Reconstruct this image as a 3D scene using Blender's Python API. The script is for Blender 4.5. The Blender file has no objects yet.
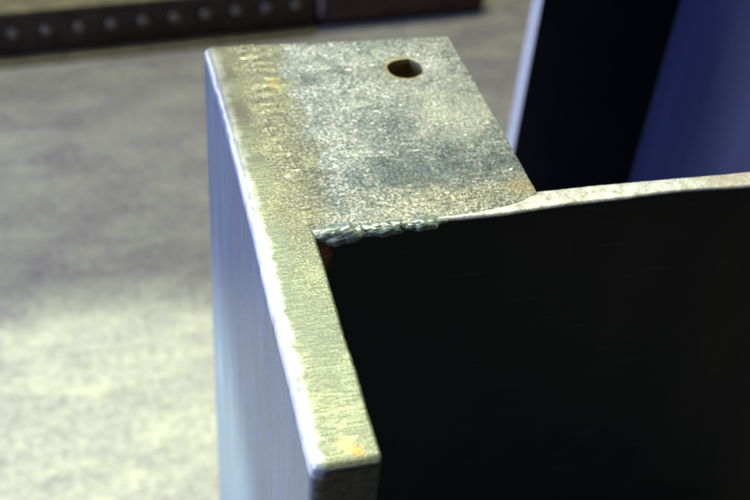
import bpy, bmesh, math, random
from mathutils import Vector, noise, Matrix
random.seed(4)
S = bpy.context.scene
COL = S.collection
MM = 0.001
H = 450.0                      # height of the beam's top above the floor, mm

# ------------------------------------------------------------ camera
cam = bpy.data.objects.new('camera', bpy.data.cameras.new('camera'))
COL.objects.link(cam)
cam.location = (-0.046265, -0.277330, 0.705013)
cam.rotation_mode = 'XYZ'
cam.rotation_euler = (0.828924, -0.071946, -0.240288)
cam.data.sensor_width = 36
cam.data.lens = 36 * 1141.33 / 750
cam.data.clip_start = 0.01
cam.data.clip_end = 100
cam.data.dof.use_dof = True
cam.data.dof.focus_distance = 0.375
cam.data.dof.aperture_fstop = 11.5
S.camera = cam

# ------------------------------------------------------------ world and lamps
w = bpy.data.worlds.new('World'); S.world = w; w.use_nodes = True
w.node_tree.nodes['Background'].inputs[0].default_value = (0.55, 0.6, 0.75, 1)
w.node_tree.nodes['Background'].inputs[1].default_value = 0.055

def aim(o, target):
    o.rotation_euler = (Vector(target) - o.location).to_track_quat('-Z', 'Y').to_euler()
def area(name, loc, target, sx, sy, power, color):
    l = bpy.data.lights.new(name, 'AREA'); l.shape = 'RECTANGLE'
    l.size = sx; l.size_y = sy; l.energy = power; l.color = color
    o = bpy.data.objects.new(name, l); COL.objects.link(o)
    o.location = loc; aim(o, target); return o
area('workshop_ceiling_lamp', (0.15, 1.25, 2.3), (0.05, 0.3, 0.4), 1.2, 0.45, 60, (0.95, 1.0, 0.76))
area('side_window_daylight', (-1.8, 0.24, 1.15), (0, 0.2, 0.4), 0.42, 0.7, 34, (0.36, 0.48, 1.0))
area('added_edge_light', (-1.5, 1.9, 0.75), (0, 0.1, 0.4), 0.8, 0.7, 36, (0.72, 0.80, 1.0))  # added unseen source that gives the outer edges their highlights
sp = bpy.data.lights.new('work_lamp', 'SPOT'); sp.energy = 330; sp.color = (0.86, 1.0, 0.74)
sp.spot_size = math.radians(22); sp.spot_blend = 0.22; sp.shadow_soft_size = 0.03
so = bpy.data.objects.new('work_lamp', sp); COL.objects.link(so)
so.location = (-0.8, -0.09, 1.4); aim(so, (-0.12, 0.13, 0))

S.view_settings.view_transform = 'Standard'
S.view_settings.look = 'None'
S.view_settings.exposure = 0.2
S.view_settings.gamma = 1

# ------------------------------------------------------------ materials
class NT:
    def __init__(s, name):
        s.m = bpy.data.materials.new(name); s.m.use_nodes = True
        s.t = s.m.node_tree; s.b = s.t.nodes['Principled BSDF']
        s.tc = s.n('ShaderNodeTexCoord'); s.co = s.tc.outputs['Object']
    def n(s, kind, **kw):
        k = s.t.nodes.new(kind)
        for a, v in kw.items(): setattr(k, a, v)
        return k
    def link(s, a, b): s.t.links.new(a, b)
    def mapped(s, scale=(1, 1, 1), rot=(0, 0, 0), loc=(0, 0, 0)):
        m = s.n('ShaderNodeMapping'); s.link(s.co, m.inputs[0])
        m.inputs['Scale'].default_value = scale; m.inputs['Rotation'].default_value = rot
        m.inputs['Location'].default_value = loc
        return m.outputs[0]
    def noise(s, scale, detail=3, rough=0.55, co=None, dist=0):
        k = s.n('ShaderNodeTexNoise'); s.link(co or s.co, k.inputs['Vector'])
        k.inputs['Scale'].default_value = scale; k.inputs['Detail'].default_value = detail
        k.inputs['Roughness'].default_value = rough; k.inputs['Distortion'].default_value = dist
        return k.outputs['Fac']
    def voro(s, scale, co=None, feature='F1'):
        k = s.n('ShaderNodeTexVoronoi', feature=feature); s.link(co or s.co, k.inputs['Vector'])
        k.inputs['Scale'].default_value = scale
        return k.outputs['Distance']
    def ramp(s, fac, stops, interp='LINEAR'):
        k = s.n('ShaderNodeValToRGB'); s.link(fac, k.inputs[0]); e = k.color_ramp
        e.interpolation = interp
        while len(e.elements) < len(stops): e.elements.new(0.5)
        for el, (p, c) in zip(e.elements, stops):
            el.position = p
            el.color = (c, c, c, 1) if isinstance(c, (int, float)) else (*c, 1)
        return k.outputs[0]
    def mix(s, fac, a, b, mode='MIX'):
        k = s.n('ShaderNodeMix', data_type='RGBA', blend_type=mode)
        for i, v in ((0, fac), (6, a), (7, b)):
            if hasattr(v, 'is_output'): s.link(v, k.inputs[i])
            elif i == 0: k.inputs[0].default_value = v
            else: k.inputs[i].default_value = (*v, 1)
        return k.outputs[2]
    def math(s, op, a, b=0.0, c=None):
        k = s.n('ShaderNodeMath', operation=op)
        for i, v in enumerate((a, b, c)):
            if v is None: continue
            if hasattr(v, 'is_output'): s.link(v, k.inputs[i])
            else: k.inputs[i].default_value = v
        return k.outputs[0]
    def sep(s):
        k = s.n('ShaderNodeSeparateXYZ'); s.link(s.co, k.inputs[0]); return k.outputs
    def spot(s, x, y, r0, r1, z=None, sx=1, sy=1, wob=0.4):
        """mask: 1 inside r0 (mm), 0 beyond r1, edge broken by noise"""
        q = s.sep()
        dx = s.math('MULTIPLY', s.math('SUBTRACT', q[0], x * MM), sx)
        dy = s.math('MULTIPLY', s.math('SUBTRACT', q[1], y * MM), sy)
        d = s.math('ADD', s.math('MULTIPLY', dx, dx), s.math('MULTIPLY', dy, dy))
        if z is not None:
            dz = s.math('SUBTRACT', q[2], z * MM)
            d = s.math('ADD', d, s.math('MULTIPLY', dz, dz))
        d = s.math('SQRT', d)
        nz = s.math('MULTIPLY', s.math('SUBTRACT', s.noise(2.2 / (r1 * MM), 4, 0.7), 0.5), 2 * wob * r1 * MM)
        d = s.math('ADD', d, nz)
        k = s.n('ShaderNodeMapRange', clamp=True); s.link(d, k.inputs[0])
        k.inputs[1].default_value = r0 * MM; k.inputs[2].default_value = r1 * MM
        k.inputs[3].default_value = 1; k.inputs[4].default_value = 0
        return k.outputs[0]
    def bump(s, h, strength, dist, prev=None):
        k = s.n('ShaderNodeBump'); s.link(h, k.inputs['Height'])
        k.inputs['Strength'].default_value = strength; k.inputs['Distance'].default_value = dist
        if prev: s.link(prev, k.inputs['Normal'])
        return k.outputs[0]
    def out(s, color=None, rough=0.5, metal=0.0, normal=None, spec=None):
        for key, v in (('Base Color', color), ('Roughness', rough), ('Metallic', metal), ('Normal', normal), ('Specular IOR Level', spec)):
            if v is None: continue
            if hasattr(v, 'is_output'): s.link(v, s.b.inputs[key])
            elif isinstance(v, tuple): s.b.inputs[key].default_value = (*v, 1)
            else: s.b.inputs[key].default_value = v
        return s.m

def olive_stain(s, c, fine):
    """heat and grinding stain that runs along the joint of flange and plate"""
    q = s.sep()
    wob = s.math('MULTIPLY', s.math('SUBTRACT', s.noise(95, 4, 0.7), 0.5), 0.026)
    x = s.math('ADD', q[0], wob)
    def rng(v, a, b):
        k = s.n('ShaderNodeMapRange', clamp=True, interpolation_type='SMOOTHSTEP'); s.link(v, k.inputs[0])
        k.inputs[1].default_value = a; k.inputs[2].default_value = b; return k.outputs[0]
    m = s.math('MULTIPLY', rng(x, 0.0065, 0.0105), rng(x, 0.0305, 0.0255))
    m = s.math('MULTIPLY', m, rng(q[1], -0.075, 0.03))
    st = s.ramp(s.noise(150, 4, 0.75, dist=0.5), [(0.37, (0.025, 0.024, 0.014)), (0.48, (0.085, 0.083, 0.040)), (0.58, (0.19, 0.185, 0.065)), (0.68, (0.36, 0.36, 0.19))])
    st = s.mix(0.5, st, s.ramp(fine, [(0.36, (0.05, 0.05, 0.035)), (0.52, (0.24, 0.23, 0.15)), (0.66, (0.85, 0.83, 0.70))]))
    return s.mix(s.math('MULTIPLY', m, 0.88), c, st)

def mat_plate():
    s = NT('pitted_steel')
    fine = s.noise(760, 3, 0.85)
    grit = s.voro(620)
    mid = s.noise(230, 3, 0.8)
    big = s.noise(30, 4, 0.65, dist=0.4)
    hard = s.ramp(fine, [(0.36, (0.05, 0.055, 0.06)), (0.46, (0.20, 0.205, 0.195)), (0.54, (0.40, 0.40, 0.355)), (0.63, (0.95, 0.93, 0.83))])
    soft = s.ramp(s.noise(330, 4, 0.75), [(0.34, (0.07, 0.08, 0.085)), (0.5, (0.26, 0.265, 0.235)), (0.64, (0.60, 0.59, 0.50))])
    base = s.mix(s.ramp(s.noise(70, 4, 0.7), [(0.40, 0.05), (0.62, 0.6)]), hard, soft)
    base = s.mix(s.ramp(s.noise(120, 4, 0.75, dist=1.0), [(0.38, 0.85), (0.52, 0.0)]), base, s.mix(1.0, base, (0.48, 0.52, 0.55), 'MULTIPLY'))
    base = s.mix(s.ramp(big, [(0.46, 0.0), (0.60, 0.7)]), base, s.mix(1.0, base, (0.38, 0.46, 0.52), 'MULTIPLY'))
    drag = s.noise(1.0, 3, 0.6, s.mapped((60, 420, 100), rot=(0, 0, 0.15)))
    base = s.mix(s.ramp(drag, [(0.60, 0.0), (0.70, 0.45)]), base, (0.60, 0.60, 0.52))
    base = s.mix(s.ramp(grit, [(0.06, 0.9), (0.20, 0.0)]), base, (0.98, 0.97, 0.88))
    fleck = s.noise(1.0, 1, 0.3, s.mapped((260, 650, 100), rot=(0, 0, -0.5), loc=(3, 1, 0)))
    base = s.mix(s.ramp(fleck, [(0.72, 0.0), (0.75, 1.0)]), base, (0.98, 0.98, 0.92))
    # yellowish stains along the near edge, at the far corner and by the tip
    yel = (0.42, 0.36, 0.15)
    base = s.mix(s.math('MULTIPLY', s.spot(72, 10, 4, 17, sx=0.32, wob=0.9), 0.6), base, s.mix(1.0, base, (0.95, 0.88, 0.55), 'MULTIPLY'))
    base = olive_stain(s, base, fine)
    base = s.mix(s.math('MULTIPLY', s.spot(98, 14, 2, 8, wob=0.8), 0.55), base, (0.38, 0.27, 0.10))
    base = s.mix(s.math('MULTIPLY', s.spot(88, 60, 4, 26, wob=1.0), 0.3), base, (0.68, 0.65, 0.50))
    base = s.mix(s.math('MULTIPLY', s.spot(62, 27, 4, 14, sx=0.30, wob=1.1), 0.9), base, s.mix(1.0, base, (0.32, 0.40, 0.47), 'MULTIPLY'))
    base = s.mix(s.math('MULTIPLY', s.spot(75.5, 92.5, 7.3, 9.3, wob=0.25), 0.7), base, (0.40, 0.31, 0.12))
    # bore of the hole and the edges under the top skin are brown
    q = s.sep()
    deep = s.n('ShaderNodeMapRange', clamp=True); s.link(q[2], deep.inputs[0])
    deep.inputs[1].default_value = (H - 2.4) * MM; deep.inputs[2].default_value = (H - 1.5) * MM
    deep.inputs[3].default_value = 1; deep.inputs[4].default_value = 0
    rust = s.ramp(s.noise(500, 4, 0.7), [(0.35, (0.09, 0.06, 0.02)), (0.65, (0.28, 0.20, 0.06))])
    base = s.mix(deep.outputs[0], base, rust)
    n1 = s.bump(fine, 0.7, 0.0005)
    n2 = s.bump(mid, 0.3, 0.0008, n1)
    return s.out(base, 0.42, 0.25, n2)

def mat_flange():
    s = NT('brushed_flange_steel')
    q = s.sep()
    # ground top: short strokes running across the edge
    br = s.noise(1.0, 4, 0.7, s.mapped((160, 1300, 300), rot=(0, 0, 0.25)), dist=0.6)
    fine = s.noise(1100, 3, 0.75)
    patch = s.noise(55, 4, 0.6)
    c = s.ramp(br, [(0.36, (0.05, 0.062, 0.022)), (0.49, (0.21, 0.24, 0.10)), (0.62, (0.64, 0.67, 0.38))])
    c = s.mix(0.5, c, s.ramp(fine, [(0.3, (0.10, 0.11, 0.08)), (0.55, (0.32, 0.33, 0.24)), (0.72, (0.9, 0.9, 0.75))]))
    c = s.mix(s.ramp(patch, [(0.42, 0.0), (0.60, 0.6)]), c, (0.15, 0.18, 0.14))
    # duller, darker skin toward the far end
    far = s.n('ShaderNodeMapRange', clamp=True); s.link(q[1], far.inputs[0])
    far.inputs[1].default_value = -0.01; far.inputs[2].default_value = 0.075
    c = s.mix(s.math('MULTIPLY', far.outputs[0], s.ramp(patch, [(0.35, 0.6), (0.6, 0.97)])), c, (0.075, 0.068, 0.052))
    c = olive_stain(s, c, fine)
    r = s.spot(13.3, -90.3, 0.9, 2.6, wob=0.5)
    c = s.mix(s.math('MULTIPLY', r, 0.9), c, s.ramp(fine, [(0.35, (0.22, 0.08, 0.015)), (0.6, (0.75, 0.42, 0.10))]))
    r2 = s.spot(11, -87.5, 0.5, 3.6, wob=0.8)
    c = s.mix(s.math('MULTIPLY', r2, 0.45), c, (0.75, 0.55, 0.20))
    # mill scaled side faces: bluish grey deepened by painted-in daylight blue, with long vertical rub marks
    st = s.noise(1.0, 4, 0.6, s.mapped((120, 70, 9), rot=(0.10, 0, 0)), dist=0.8)
    sc = s.noise(900, 2, 0.6)
    side = s.ramp(st, [(0.30, (0.065, 0.115, 0.25)), (0.55, (0.10, 0.16, 0.31)), (0.78, (0.22, 0.29, 0.41))])
    side = s.mix(s.ramp(s.noise(1.0, 5, 0.65, s.mapped((28, 22, 12), rot=(0.5, 0, 0)), dist=0.8), [(0.45, 0.0), (0.62, 0.6)]), side, (0.10, 0.135, 0.19))
    side = s.mix(0.2, side, s.ramp(sc, [(0.35, (0.08, 0.09, 0.11)), (0.7, (0.5, 0.52, 0.55))]))
    nz = s.n('ShaderNodeNewGeometry'); sn = s.n('ShaderNodeSeparateXYZ'); s.link(nz.outputs['Normal'], sn.inputs[0])
    up = s.n('ShaderNodeMapRange', clamp=True); s.link(sn.outputs[2], up.inputs[0])
    up.inputs[1].default_value = 0.35; up.inputs[2].default_value = 0.85
    # the cut end face is a darker olive
    fr = s.n('ShaderNodeMapRange', clamp=True); s.link(sn.outputs[1], fr.inputs[0])
    fr.inputs[1].default_value = -0.5; fr.inputs[2].default_value = -0.9
    end = s.ramp(s.noise(420, 4, 0.65), [(0.35, (0.05, 0.055, 0.035)), (0.65, (0.15, 0.15, 0.09))])
    side = s.mix(fr.outputs[0], side, end)
    c = s.mix(up.outputs[0], side, c)
    # white highlight along the outer arris, painted into the colour
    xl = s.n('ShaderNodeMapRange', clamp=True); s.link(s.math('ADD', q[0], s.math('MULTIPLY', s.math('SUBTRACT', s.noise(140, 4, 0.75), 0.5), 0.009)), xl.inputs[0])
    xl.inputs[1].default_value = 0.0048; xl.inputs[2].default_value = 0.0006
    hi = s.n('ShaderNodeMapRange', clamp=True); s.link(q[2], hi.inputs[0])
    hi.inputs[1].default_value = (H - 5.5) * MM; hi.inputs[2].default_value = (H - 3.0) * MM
    edge_glint = s.math('MULTIPLY', xl.outputs[0], hi.outputs[0])
    edge_glint = s.math('MULTIPLY', edge_glint, s.math('SUBTRACT', 1.0, s.math('MULTIPLY', far.outputs[0], 0.75)))
    c = s.mix(edge_glint, c, (0.88, 0.88, 0.86))
    n = s.bump(br, 0.22, 0.0005)
    n = s.bump(fine, 0.3, 0.0005, n)
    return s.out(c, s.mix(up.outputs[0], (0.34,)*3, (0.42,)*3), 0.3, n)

def mat_weld_seam():
    s = NT('ground_weld')
    fine = s.noise(800, 3, 0.85); mid = s.noise(150, 4, 0.7, dist=0.5); big = s.noise(60, 3, 0.6)
    c = s.ramp(mid, [(0.34, (0.075, 0.07, 0.045)), (0.48, (0.18, 0.17, 0.10)), (0.58, (0.30, 0.27, 0.11)), (0.72, (0.42, 0.39, 0.22))])
    c = s.mix(0.55, c, s.ramp(fine, [(0.36, (0.06, 0.06, 0.045)), (0.52, (0.25, 0.24, 0.17)), (0.66, (0.85, 0.83, 0.70))]))
    c = olive_stain(s, c, fine)
    c = s.mix(s.math('MULTIPLY', s.spot(24, 88, 1.5, 8, wob=0.8), 0.4), c, (0.45, 0.32, 0.08))
    # white specular specks of the weld, painted as smeared streaks
    nick = s.noise(1.0, 2, 0.4, s.mapped((130, 700, 100), rot=(0, 0, -0.2)))
    c = s.mix(s.ramp(nick, [(0.69, 0.0), (0.73, 0.9)]), c, (0.95, 0.94, 0.85))
    return s.out(c, 0.36, 0.25, s.bump(fine, 0.5, 0.0005, s.bump(mid, 0.4, 0.001)))

def mat_bead():
    s = NT('raw_weld_bead')
    n1 = s.noise(420, 4, 0.6)
    c = s.ramp(n1, [(0.35, (0.15, 0.20, 0.165)), (0.55, (0.32, 0.38, 0.31)), (0.72, (0.70, 0.73, 0.62))])
    return s.out(c, 0.27, 0.2, s.bump(n1, 0.35, 0.0008))

def mat_web():
    s = NT('dark_mill_scale')
    a = s.noise(45, 5, 0.6); f = s.noise(900, 2, 0.6)
    c = s.ramp(a, [(0.35, (0.0030, 0.0055, 0.0045)), (0.7, (0.008, 0.014, 0.011))])
    scr = s.noise(1.0, 2, 0.4, s.mapped((35, 100, 420), rot=(0, 0.5, 0)))
    c = s.mix(s.ramp(scr, [(0.66, 0.0), (0.74, 0.35)]), c, (0.07, 0.075, 0.07))
    # tiny pale specks
    c = s.mix(s.ramp(s.voro(160), [(0.0, 0.6), (0.035, 0.0)]), c, (0.3, 0.3, 0.28))
    c = s.mix(s.math('MULTIPLY', s.spot(22.8, -0.2, 2.5, 9.0, z=H - 9.5, sx=2.2, wob=0.6), 0.95), c,
              s.ramp(f, [(0.35, (0.30, 0.09, 0.03)), (0.65, (0.80, 0.28, 0.10))]))
    nz = s.n('ShaderNodeNewGeometry'); sn = s.n('ShaderNodeSeparateXYZ'); s.link(nz.outputs['Normal'], sn.inputs[0])
    up = s.n('ShaderNodeMapRange', clamp=True); s.link(sn.outputs[2], up.inputs[0])
    up.inputs[1].default_value = 0.25; up.inputs[2].default_value = 0.6
    t = s.ramp(s.noise(330, 4, 0.85), [(0.32, (0.34, 0.33, 0.27)), (0.5, (0.66, 0.65, 0.57)), (0.66, (0.9, 0.89, 0.82))])
    q = s.sep()
    xx = s.n('ShaderNodeMapRange', clamp=True, interpolation_type='SMOOTHSTEP'); s.link(s.math('ADD', q[0], s.math('MULTIPLY', s.noise(80, 3, 0.6), 0.02)), xx.inputs[0])
    xx.inputs[1].default_value = 0.158; xx.inputs[2].default_value = 0.112
    sp_ = s.ramp(s.noise(330, 4, 0.8), [(0.34, (0.09, 0.085, 0.06)), (0.5, (0.30, 0.285, 0.20)), (0.64, (0.60, 0.58, 0.46))])
    t = s.mix(s.math('MULTIPLY', xx.outputs[0], 0.35), t, sp_)
    t = s.mix(s.math('MULTIPLY', s.spot(180, 8, 2, 14, sx=0.5, wob=0.8), 0.5), t, (0.48, 0.34, 0.20))
    c = s.mix(up.outputs[0], c, t)
    return s.out(c, 0.42, s.mix(up.outputs[0], (0.0,)*3, (0.3,)*3), s.bump(s.noise(700, 3, 0.7), 0.25, 0.0004), spec=0.35)

def mat_floor():
    s = NT('workshop_concrete')
    a = s.noise(5, 5, 0.6, dist=0.6)
    b = s.noise(1.0, 5, 0.65, s.mapped((14, 34, 1), rot=(0, 0, 0.12)), dist=0.5)
    f = s.noise(150, 4, 0.7)
    c = s.ramp(b, [(0.34, (0.080, 0.058, 0.085)), (0.50, (0.165, 0.146, 0.145)), (0.68, (0.30, 0.285, 0.21))])
    c = s.mix(0.35, c, s.ramp(a, [(0.42, (0.105, 0.075, 0.112)), (0.58, (0.26, 0.245, 0.20))]))
    c = s.mix(0.45, c, s.ramp(f, [(0.3, (0.05, 0.05, 0.048)), (0.7, (0.30, 0.29, 0.25))]))
    return s.out(c, 0.6, 0, s.bump(f, 0.4, 0.003), spec=0.35)

def mat_simple(name, lo, hi, scale=60, rough=0.5, metal=0.0, bump=0.2, stretch=None, spec=0.5):
    s = NT(name)
    n = s.noise(1.0 if stretch else scale, 5, 0.62, s.mapped(stretch) if stretch else None)
    c = s.ramp(n, [(0.33, lo), (0.67, hi)])
    return s.out(c, rough, metal, s.bump(s.noise(500, 3, 0.7), bump, 0.0006), spec=spec)

def mat_edge():
    s = NT('cut_edge_with_painted_highlight')
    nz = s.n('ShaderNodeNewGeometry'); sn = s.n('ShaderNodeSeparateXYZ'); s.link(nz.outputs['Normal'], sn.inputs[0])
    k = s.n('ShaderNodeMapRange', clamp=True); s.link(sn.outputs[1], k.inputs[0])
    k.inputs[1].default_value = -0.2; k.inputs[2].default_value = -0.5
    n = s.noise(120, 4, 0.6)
    c = s.mix(k.outputs[0], s.ramp(n, [(0.3, (0.42, 0.41, 0.44)), (0.7, (0.60, 0.59, 0.62))]), (0.95, 0.95, 0.95))  # chamfer highlight painted near-white where the normal turns forward
    return s.out(c, 0.35, 0.1)

M = dict(
    plate=mat_plate(), flange=mat_flange(), seam=mat_weld_seam(), bead=mat_bead(), web=mat_web(), floor=mat_floor(),
    black=mat_simple('black_plate_steel', (0.006, 0.006, 0.009), (0.012, 0.012, 0.017), 30, 0.5, 0, 0.1, spec=0.2),
    blue=mat_simple('daylight_blue_plate_steel', (0.020, 0.024, 0.070), (0.030, 0.036, 0.095), 30, 0.5, 0.1, 0.15, stretch=(40, 60, 5)),  # blue daylight on the column flange is put into this base colour
    edge=mat_edge(),
    rail=mat_simple('dark_brown_steel', (0.032, 0.021, 0.016), (0.075, 0.050, 0.038), 60, 0.6, 0, 0.3, spec=0.25),
    lip=mat_simple('olive_steel', (0.055, 0.046, 0.022), (0.13, 0.11, 0.05), 50, 0.5, 0, 0.3),  # lighter olive tone for the rail's flanges
    redbar=mat_simple('red_brown_primer', (0.035, 0.016, 0.014), (0.085, 0.038, 0.032), 50, 0.55, 0, 0.3, spec=0.3),
    hole_disc=mat_simple('pale_disc', (0.12, 0.105, 0.075), (0.33, 0.30, 0.22), 200, 0.45, 0.3, 0.2),
    lilac_strip=mat_simple('lilac_joint', (0.24, 0.19, 0.26), (0.34, 0.28, 0.36), 200, 0.6, 0, 0.2),
)

# ------------------------------------------------------------ helpers
def empty(name, loc, label=None, cat=None):
    o = bpy.data.objects.new(name, None); COL.objects.link(o)
    o.location = Vector(loc) * MM; o.empty_display_size = 0.02
    if label: o['label'] = label; o['category'] = cat; o['kind'] = 'thing'
    return o
def obj(name, bm, mat, parent=None, smooth=True, angle=40):
    bmesh.ops.recalc_face_normals(bm, faces=bm.faces)
    me = bpy.data.meshes.new(name); bm.to_mesh(me); bm.free()
    me.materials.append(mat)
    if smooth:
        for p in me.polygons: p.use_smooth = True
        me.set_sharp_from_angle(angle=math.radians(angle))
    o = bpy.data.objects.new(name, me); COL.objects.link(o)
    if parent:
        o.parent = parent
        o.matrix_parent_inverse = Matrix.Identity(4)
        o.data.transform(Matrix.Translation(-parent.location))   # mesh written in world mm, kept under its thing
    return o
# shapes are written in world millimetres; materials read object coordinates, so every thing sits at the origin in x/y/z
def round_rect(x0, x1, z0, z1, r_tl, r_tr, seg=6, nz=0):
    """outline in x,z with rounded upper corners"""
    pts = [(x0, z0)]
    for i in range(1, nz): pts.append((x0, z0 + (z1 - r_tl - z0) * i / nz))
    for i in range(seg + 1):
        a = math.pi - math.pi / 2 * i / seg
        pts.append((x0 + r_tl + r_tl * math.cos(a), z1 - r_tl + r_tl * math.sin(a)))
    for i in range(1, 6): pts.append((x0 + r_tl + (x1 - r_tr - x0 - r_tl) * i / 6, z1))
    for i in range(seg + 1):
        a = math.pi / 2 - math.pi / 2 * i / seg
        pts.append((x1 - r_tr + r_tr * math.cos(a), z1 - r_tr + r_tr * math.sin(a)))
    for i in range(nz - 1, 0, -1): pts.append((x1, z0 + (z1 - r_tr - z0) * i / nz))
    pts.append((x1, z0))
    return pts
def box(bm, x0, x1, y0, y1, z0, z1, bevel=0.0, seg=3, mat=None):
    v = [bm.verts.new((x * MM, y * MM, z * MM)) for x in (x0, x1) for y in (y0, y1) for z in (z0, z1)]
    fs = [bm.faces.new([v[i] for i in q]) for q in ((0, 1, 3, 2), (4, 6, 7, 5), (0, 4, 5, 1), (2, 3, 7, 6), (0, 2, 6, 4), (1, 5, 7, 3))]
    if bevel:
        bmesh.ops.recalc_face_normals(bm, faces=fs)
        es = {e for f in fs for e in f.edges}
        bmesh.ops.bevel(bm, geom=list(es), offset=bevel * MM, segments=seg, affect='EDGES', profile=0.5)
    return bm

# ------------------------------------------------------------ setting
bm = bmesh.new()
bmesh.ops.create_grid(bm, x_segments=40, y_segments=40, size=8)
fl = obj('floor', bm, M['floor']); fl['kind'] = 'structure'

# ------------------------------------------------------------ the welded beam
beam = empty('steel_beam', (0, 0, 0), 'grey steel beam end with thick flange, dark web and drilled plate welded in its corner', 'steel beam')
# flange: swept along y, rounded at both ends
ys = [-95 + 3.6 * (1 - math.cos(math.pi / 2 * i / 7)) for i in range(8)]
ys += [-91.4 + (121.0 - 5 + 91.4) * i / 130 for i in range(1, 131)]
ys += [116.0 + 5 * math.sin(math.pi / 2 * i / 8) for i in range(1, 9)]
pts = round_rect(-0.4, 20, 0, H, 3.2, 1.2, 10, 60)
bm = bmesh.new(); rings = []
for y in ys:
    ring = []
    for (x, z) in pts:
        n = noise.noise_vector(Vector((x * .11 + 3, y * .07, z * .02)))
        n2 = noise.noise_vector(Vector((x * .4 + 9, y * .45, z * .3)))
        n3 = noise.noise(Vector((x * .2, y * 1.1, z * .2 + 4))); nick = max(0, abs(n3) - .38) * 1.6 if (x < 2 or x > 19) and z > H - 4 else 0
        X = x + .34 * n.x + .16 * n2.x + (nick if x < 10 else -nick); Z = z + .14 * n.z + .06 * n2.z - nick * .6
        for ye, s, r in ((-95, 1, 3.6), (121.0, -1, 4.5)):
            d = (y - ye) * s
            if d < r:
                k = r - math.sqrt(max(0, r * r - (r - d) ** 2))
                X += k * 1.1 * max(0, 1 - x / 7) if x < 10 else -k * 0.6 * max(0, 1 - (20 - x) / 7)
                if z > H - 5: Z -= k * (0.7 if ye < 0 else 0.8)
        X -= 1.5 * max(0, min(1, (y - 55) / 60)) * max(0, 1 - x / 20)
        ring.append(bm.verts.new((X * MM, y * MM, Z * MM)))
    rings.append(ring)
k = len(pts)
for a, b in zip(rings, rings[1:]):
    for i in range(k): bm.faces.new((a[i], a[(i + 1) % k], b[(i + 1) % k], b[i]))
bm.faces.new(rings[0]); bm.faces.new(rings[-1])
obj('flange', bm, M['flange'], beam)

# web: long thin plate, its top edge slightly bowed
def web_dy(x):
    t = (x - 100) / 22.0
    return 2.0 * math.exp(-((x - 145) / 40.0) ** 2) + 0.25 * math.sin(x * .13)
prof = []
r = 1.6
prof += [(0.0, 0)] + [(0.0, (H - r - .3) * i / 40) for i in range(1, 40)]
prof += [(r - r * math.cos(a), H - .1 - r + r * math.sin(a)) for a in [math.pi / 2 * i / 6 for i in range(7)]]
prof += [(3.5, H - .1), (5.5, H - .1), (7.5, H - .1)]
prof += [(10.6 - r + r * math.cos(a), H - .1 - r + r * math.sin(a)) for a in [math.pi / 2 - math.pi / 2 * i / 6 for i in range(7)]]
prof += [(10.6, (H - r - .3) * (1 - i / 40)) for i in range(1, 41)]
bm = bmesh.new(); rings = []
for i in range(181):
    x = 19.5 + i * 2.1
    ring = []
    for (y, z) in prof:
        n = noise.noise_vector(Vector((x * .12, y * .3, z * .05 + 5)))
        n2 = noise.noise_vector(Vector((x * .6, y * .9, z * .3 + 5)))
        dn = 1 if z < H - 30 else 1
        f = 1 - y / 10.6; thin = (.1 - 1.3 * max(0, min(1, (x - 125) / 50))) * (1 - f)
        ring.append(bm.verts.new((x * MM, (y + web_dy(x) * f + thin + .12 * n.y + .10 * n2.y) * MM, (z + .12 * n2.z) * MM)))
    rings.append(ring)
k = len(prof)
for a, b in zip(rings, rings[1:]):
    for i in range(k): bm.faces.new((a[i], a[(i + 1) % k], b[(i + 1) % k], b[i]))
bm.faces.new(rings[0]); bm.faces.new(rings[-1])
obj('web', bm, M['web'], beam)

# mounting plate with its drilled hole
outline = [(19.0, 2.3), (34, 2.0), (55, 1.6), (68, 2.0), (77, 2.4), (86, 3.4), (95, 5.4), (102.6, 8.6), (102.2, 30), (101.6, 60), (100.9, 90), (100.0, 112.6), (99.2, 113.6),
           (80, 114.3), (50, 115.6), (19.0, 117.2)]
hole = []
for i in range(40):
    a = 2 * math.pi * i / 40
    rr = 6.9 + .35 * noise.noise(Vector((math.cos(a) * 1.6, math.sin(a) * 1.6, 7)))
    rr += 1.0 * math.exp(-((a - 1.15) / .16) ** 2)        # small nick in the far rim
    hole.append((75.8 + rr * 1.04 * math.cos(a), 92.4 + rr * .97 * math.sin(a)))
cu = bpy.data.curves.new('plate_outline', 'CURVE'); cu.dimensions = '2D'; cu.fill_mode = 'BOTH'
def densify(p, step=1.2):
    out = []
    for a, b in zip(p, p[1:] + p[:1]):
        L = math.hypot(b[0] - a[0], b[1] - a[1]); n = max(1, int(L / step))
        for i in range(n):
            t = i / n; x = a[0] + (b[0] - a[0]) * t; y = a[1] + (b[1] - a[1]) * t
            q = noise.noise_vector(Vector((x * .35, y * .35, 2)))
            out.append((x + .22 * q.x, y + .22 * q.y))
    return out
for poly in (densify(outline), hole):
    sp_ = cu.splines.new('POLY'); sp_.points.add(len(poly) - 1)
    for q, (x, y) in zip(sp_.points, poly): q.co = (x * MM, y * MM, 0, 1)
    sp_.use_cyclic_u = True
cu.extrude = 4.85 * MM; cu.bevel_depth = 0.35 * MM; cu.bevel_resolution = 2; cu.offset = -0.35 * MM
tmp = bpy.data.objects.new('tmp', cu); COL.objects.link(tmp)
dg = bpy.context.evaluated_depsgraph_get()
me = bpy.data.meshes.new_from_object(tmp.evaluated_get(dg))
bpy.data.objects.remove(tmp); bpy.data.curves.remove(cu)
bm = bmesh.new(); bm.from_mesh(me); bpy.data.meshes.remove(me)
bmesh.ops.remove_doubles(bm, verts=bm.verts, dist=1e-6)
bmesh.ops.translate(bm, verts=bm.verts, vec=(0, 0, (H - 5.2) * MM))
obj('mounting_plate', bm, M['plate'], beam, angle=25)

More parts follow.
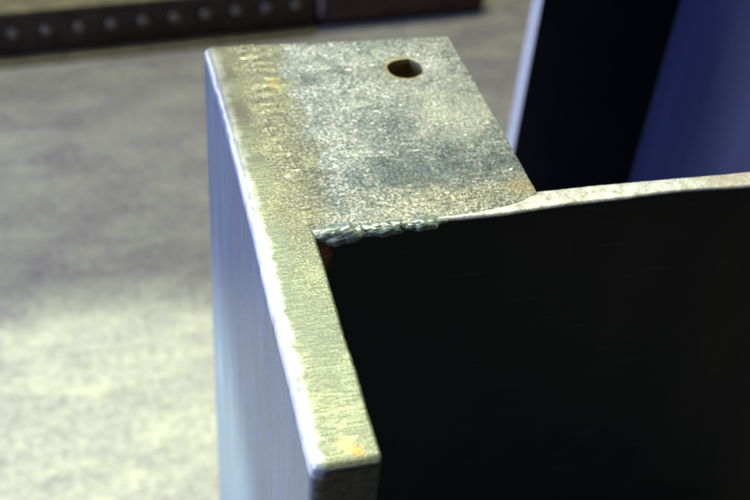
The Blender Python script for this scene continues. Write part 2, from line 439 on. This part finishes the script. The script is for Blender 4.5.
# ground-down weld along the flange
bm = bmesh.new(); rows = []
NV, NU = 260, 40
for j in range(NV + 1):
    y = 5.0 + 112.5 * j / NV
    t = j / NV
    xl = 15.5 - 7.0 * min(1, t * 2.2) + 1.8 * noise.noise(Vector((0, y * .12, 1)))
    xr = 23.5 + 4.5 * min(1, t * 1.8) + 1.3 * noise.noise(Vector((5, y * .16, 1))) + .7 * noise.noise(Vector((5, y * .6, 1)))
    row = []
    for i in range(NU + 1):
        u = i / NU; x = xl + (xr - xl) * u
        h = math.sin(math.pi * u) ** .6 * (0.72 + .12 * t)
        ph = (y + 3.2 * (2 * u - 1) ** 2) * 1.15
        rip = (.03 + .045 * t) * math.sin(ph + 1.5 * noise.noise(Vector((x * .2, y * .1, 4))))
        nn = .16 * noise.noise(Vector((x * .25, y * .25, 8))) + .09 * noise.noise(Vector((x * .9, y * .9, 3)))
        edge = min(1, min(u, 1 - u) * 8)
        ty = 1 - max(0, (y - 114) / 3.5) ** 2
        z = H - .55 + (h * .9 + (rip + nn) * edge) * 1.0 * ty - .9 * (1 - ty)
        row.append(bm.verts.new((x * MM, y * MM, z * MM)))
    rows.append(row)
for a, b in zip(rows, rows[1:]):
    for i in range(NU): bm.faces.new((a[i], a[i + 1], b[i + 1], b[i]))
# closed skirt
low = [[bm.verts.new((v.co.x, v.co.y, (H - 5) * MM)) for v in r_] for r_ in (rows[0], rows[-1])]
lft = [low[0][0]] + [bm.verts.new((r_[0].co.x, r_[0].co.y, (H - 5) * MM)) for r_ in rows[1:-1]] + [low[1][0]]
rgt = [low[0][-1]] + [bm.verts.new((r_[-1].co.x, r_[-1].co.y, (H - 5) * MM)) for r_ in rows[1:-1]] + [low[1][-1]]
for i in range(NU):
    bm.faces.new((rows[0][i], rows[0][i + 1], low[0][i + 1], low[0][i]))
    bm.faces.new((rows[-1][i], rows[-1][i + 1], low[1][i + 1], low[1][i]))
for j in range(NV):
    bm.faces.new((rows[j][0], rows[j + 1][0], lft[j + 1], lft[j]))
    bm.faces.new((rows[j][-1], rows[j + 1][-1], rgt[j + 1], rgt[j]))
obj('weld_seam', bm, M['seam'], beam, angle=60)

# raw weld beads on the near edge of the plate
def bead(cx, cy, cz, rx, ry, rz, seed, tilt=0):
    bm = bmesh.new(); bmesh.ops.create_icosphere(bm, subdivisions=5, radius=1)
    for v in bm.verts:
        p = v.co.copy()
        n = noise.noise(Vector((p.x * 2.6 + seed, p.y * .9, p.z * .9))) * .34 + noise.noise(Vector((p.x * 5 + seed, p.y * 5, p.z * 5))) * .06
        p *= 1 + n
        x, y, z = p.x * rx, p.y * ry, p.z * rz
        v.co = Vector(((cx + x), (cy + y), (cz + z + tilt * x))) * MM
    return obj('weld_bead', bm, M['bead'], beam, angle=80)
bead(27.8, 0.6, H - 1.7, 8.6, 4.2, 3.1, 1.0, .04)
bead(44.0, 0.9, H - 1.4, 9.0, 3.2, 2.1, 4.0, 0)
bead(58.0, 1.0, H - 1.2, 8.2, 2.8, 1.7, 9.0, 0)

# ------------------------------------------------------------ second column behind
colm = empty('steel_column', (0, 0, 0), 'upright steel column standing behind, with black web, highlight-white cut edge and blue-grey flange', 'steel column')
bm = bmesh.new(); box(bm, 243.2, 344, 330, 340, 0, 442, 0.6, 2); obj('web', bm, M['black'], colm)
bm = bmesh.new()
po = [(240.2, 332.0), (240.6, 331.2), (242.4, 329.8), (242.8, 329.5), (243.2, 329.6), (243.2, 339.6), (240.2, 339.6)]
lo = [bm.verts.new((x * MM, y * MM, 0)) for x, y in po]; hi_ = [bm.verts.new((x * MM, y * MM, .4425)) for x, y in po]
bm.faces.new(lo); bm.faces.new(hi_)
for i in range(7): bm.faces.new((lo[i], lo[(i + 1) % 7], hi_[(i + 1) % 7], hi_[i]))
obj('cut_edge', bm, M['edge'], colm)
bm = bmesh.new(); box(bm, 344, 356, 90, 440, 0, 442, 1.0, 3); obj('flange', bm, M['blue'], colm)

# ------------------------------------------------------------ rail and bar lying on the floor
ang = math.atan2(850 - 818, 413 + 141)
def lay(x, y, z):                                 # along, behind, up -> world mm
    c, s = math.cos(ang), math.sin(ang)
    return (-141 + x * c - y * s, 818 + x * s + y * c, z)
def lay_bm(bm):
    for v in bm.verts: v.co = Vector(lay(v.co.x / MM, v.co.y / MM, v.co.z / MM)) * MM
    return bm
rail = empty('perforated_rail', (0, 0, 0), 'long dark steel rail with a row of pale discs in place of holes, lying on the concrete floor', 'steel rail')
bm = bmesh.new(); box(bm, -700, 349, 0, 46, 4.5, 53, 2, 3); obj('rail_body', lay_bm(bm), M['rail'], rail)
bm = bmesh.new(); box(bm, -700, 346, -1.5, 60, 53.2, 58, 1, 2); obj('top_flange', lay_bm(bm), M['lip'], rail)
bm = bmesh.new(); box(bm, -700, 346, -17, 60, 0.1, 4.3, 1, 2); obj('bottom_flange', lay_bm(bm), M['lip'], rail)
def hole_disc_mesh():
    bm = bmesh.new()
    prof = [(0, 2.6), (2.4, 2.4), (4.6, 1.7), (5.8, .6), (6.1, -.4)]
    rings = []
    for (r_, d) in prof:
        rings.append([bm.verts.new((r_ * math.cos(a) * MM, -d * MM, r_ * math.sin(a) * MM)) for a in [2 * math.pi * i / 20 for i in range(20)]] if r_ else [bm.verts.new((0, -d * MM, 0))])
    for a, b in zip(rings, rings[1:]):
        for i in range(20):
            if len(a) == 1: bm.faces.new((a[0], b[i], b[(i + 1) % 20]))
            else: bm.faces.new((a[i], b[i], b[(i + 1) % 20], a[(i + 1) % 20]))
    return bm
first = obj('hole_disc', hole_disc_mesh(), M['hole_disc'], rail)  # pale discs put in place of the rail's lit holes
first.location = Vector(lay(18, 0, 31)) * MM; first.rotation_euler = (0, 0, ang)
for i in range(1, 10):
    r_ = first.copy(); COL.objects.link(r_); r_.parent = rail
    r_.location = Vector(lay(18 + 34.3 * i, 0, 31 + .35 * i)) * MM
for i in range(1, 4):
    r_ = first.copy(); COL.objects.link(r_); r_.parent = rail
    r_.location = Vector(lay(18 - 34.3 * i, 0, 31)) * MM

bar = empty('steel_bar', (0, 0, 0), 'short red-brown steel bar with a rounded end, butted against the perforated rail on the floor', 'steel bar')
bm = bmesh.new(); box(bm, 349.5, 562, -2, 52, 0.1, 58, 14, 6); obj('bar_body', lay_bm(bm), M['redbar'], bar)
bm = bmesh.new(); box(bm, 353, 357.5, -2.6, -1.6, 18, 44, 0.3, 1); obj('joint_mark', lay_bm(bm), M['lilac_strip'], bar)  # lilac strip at the joint of rail and bar
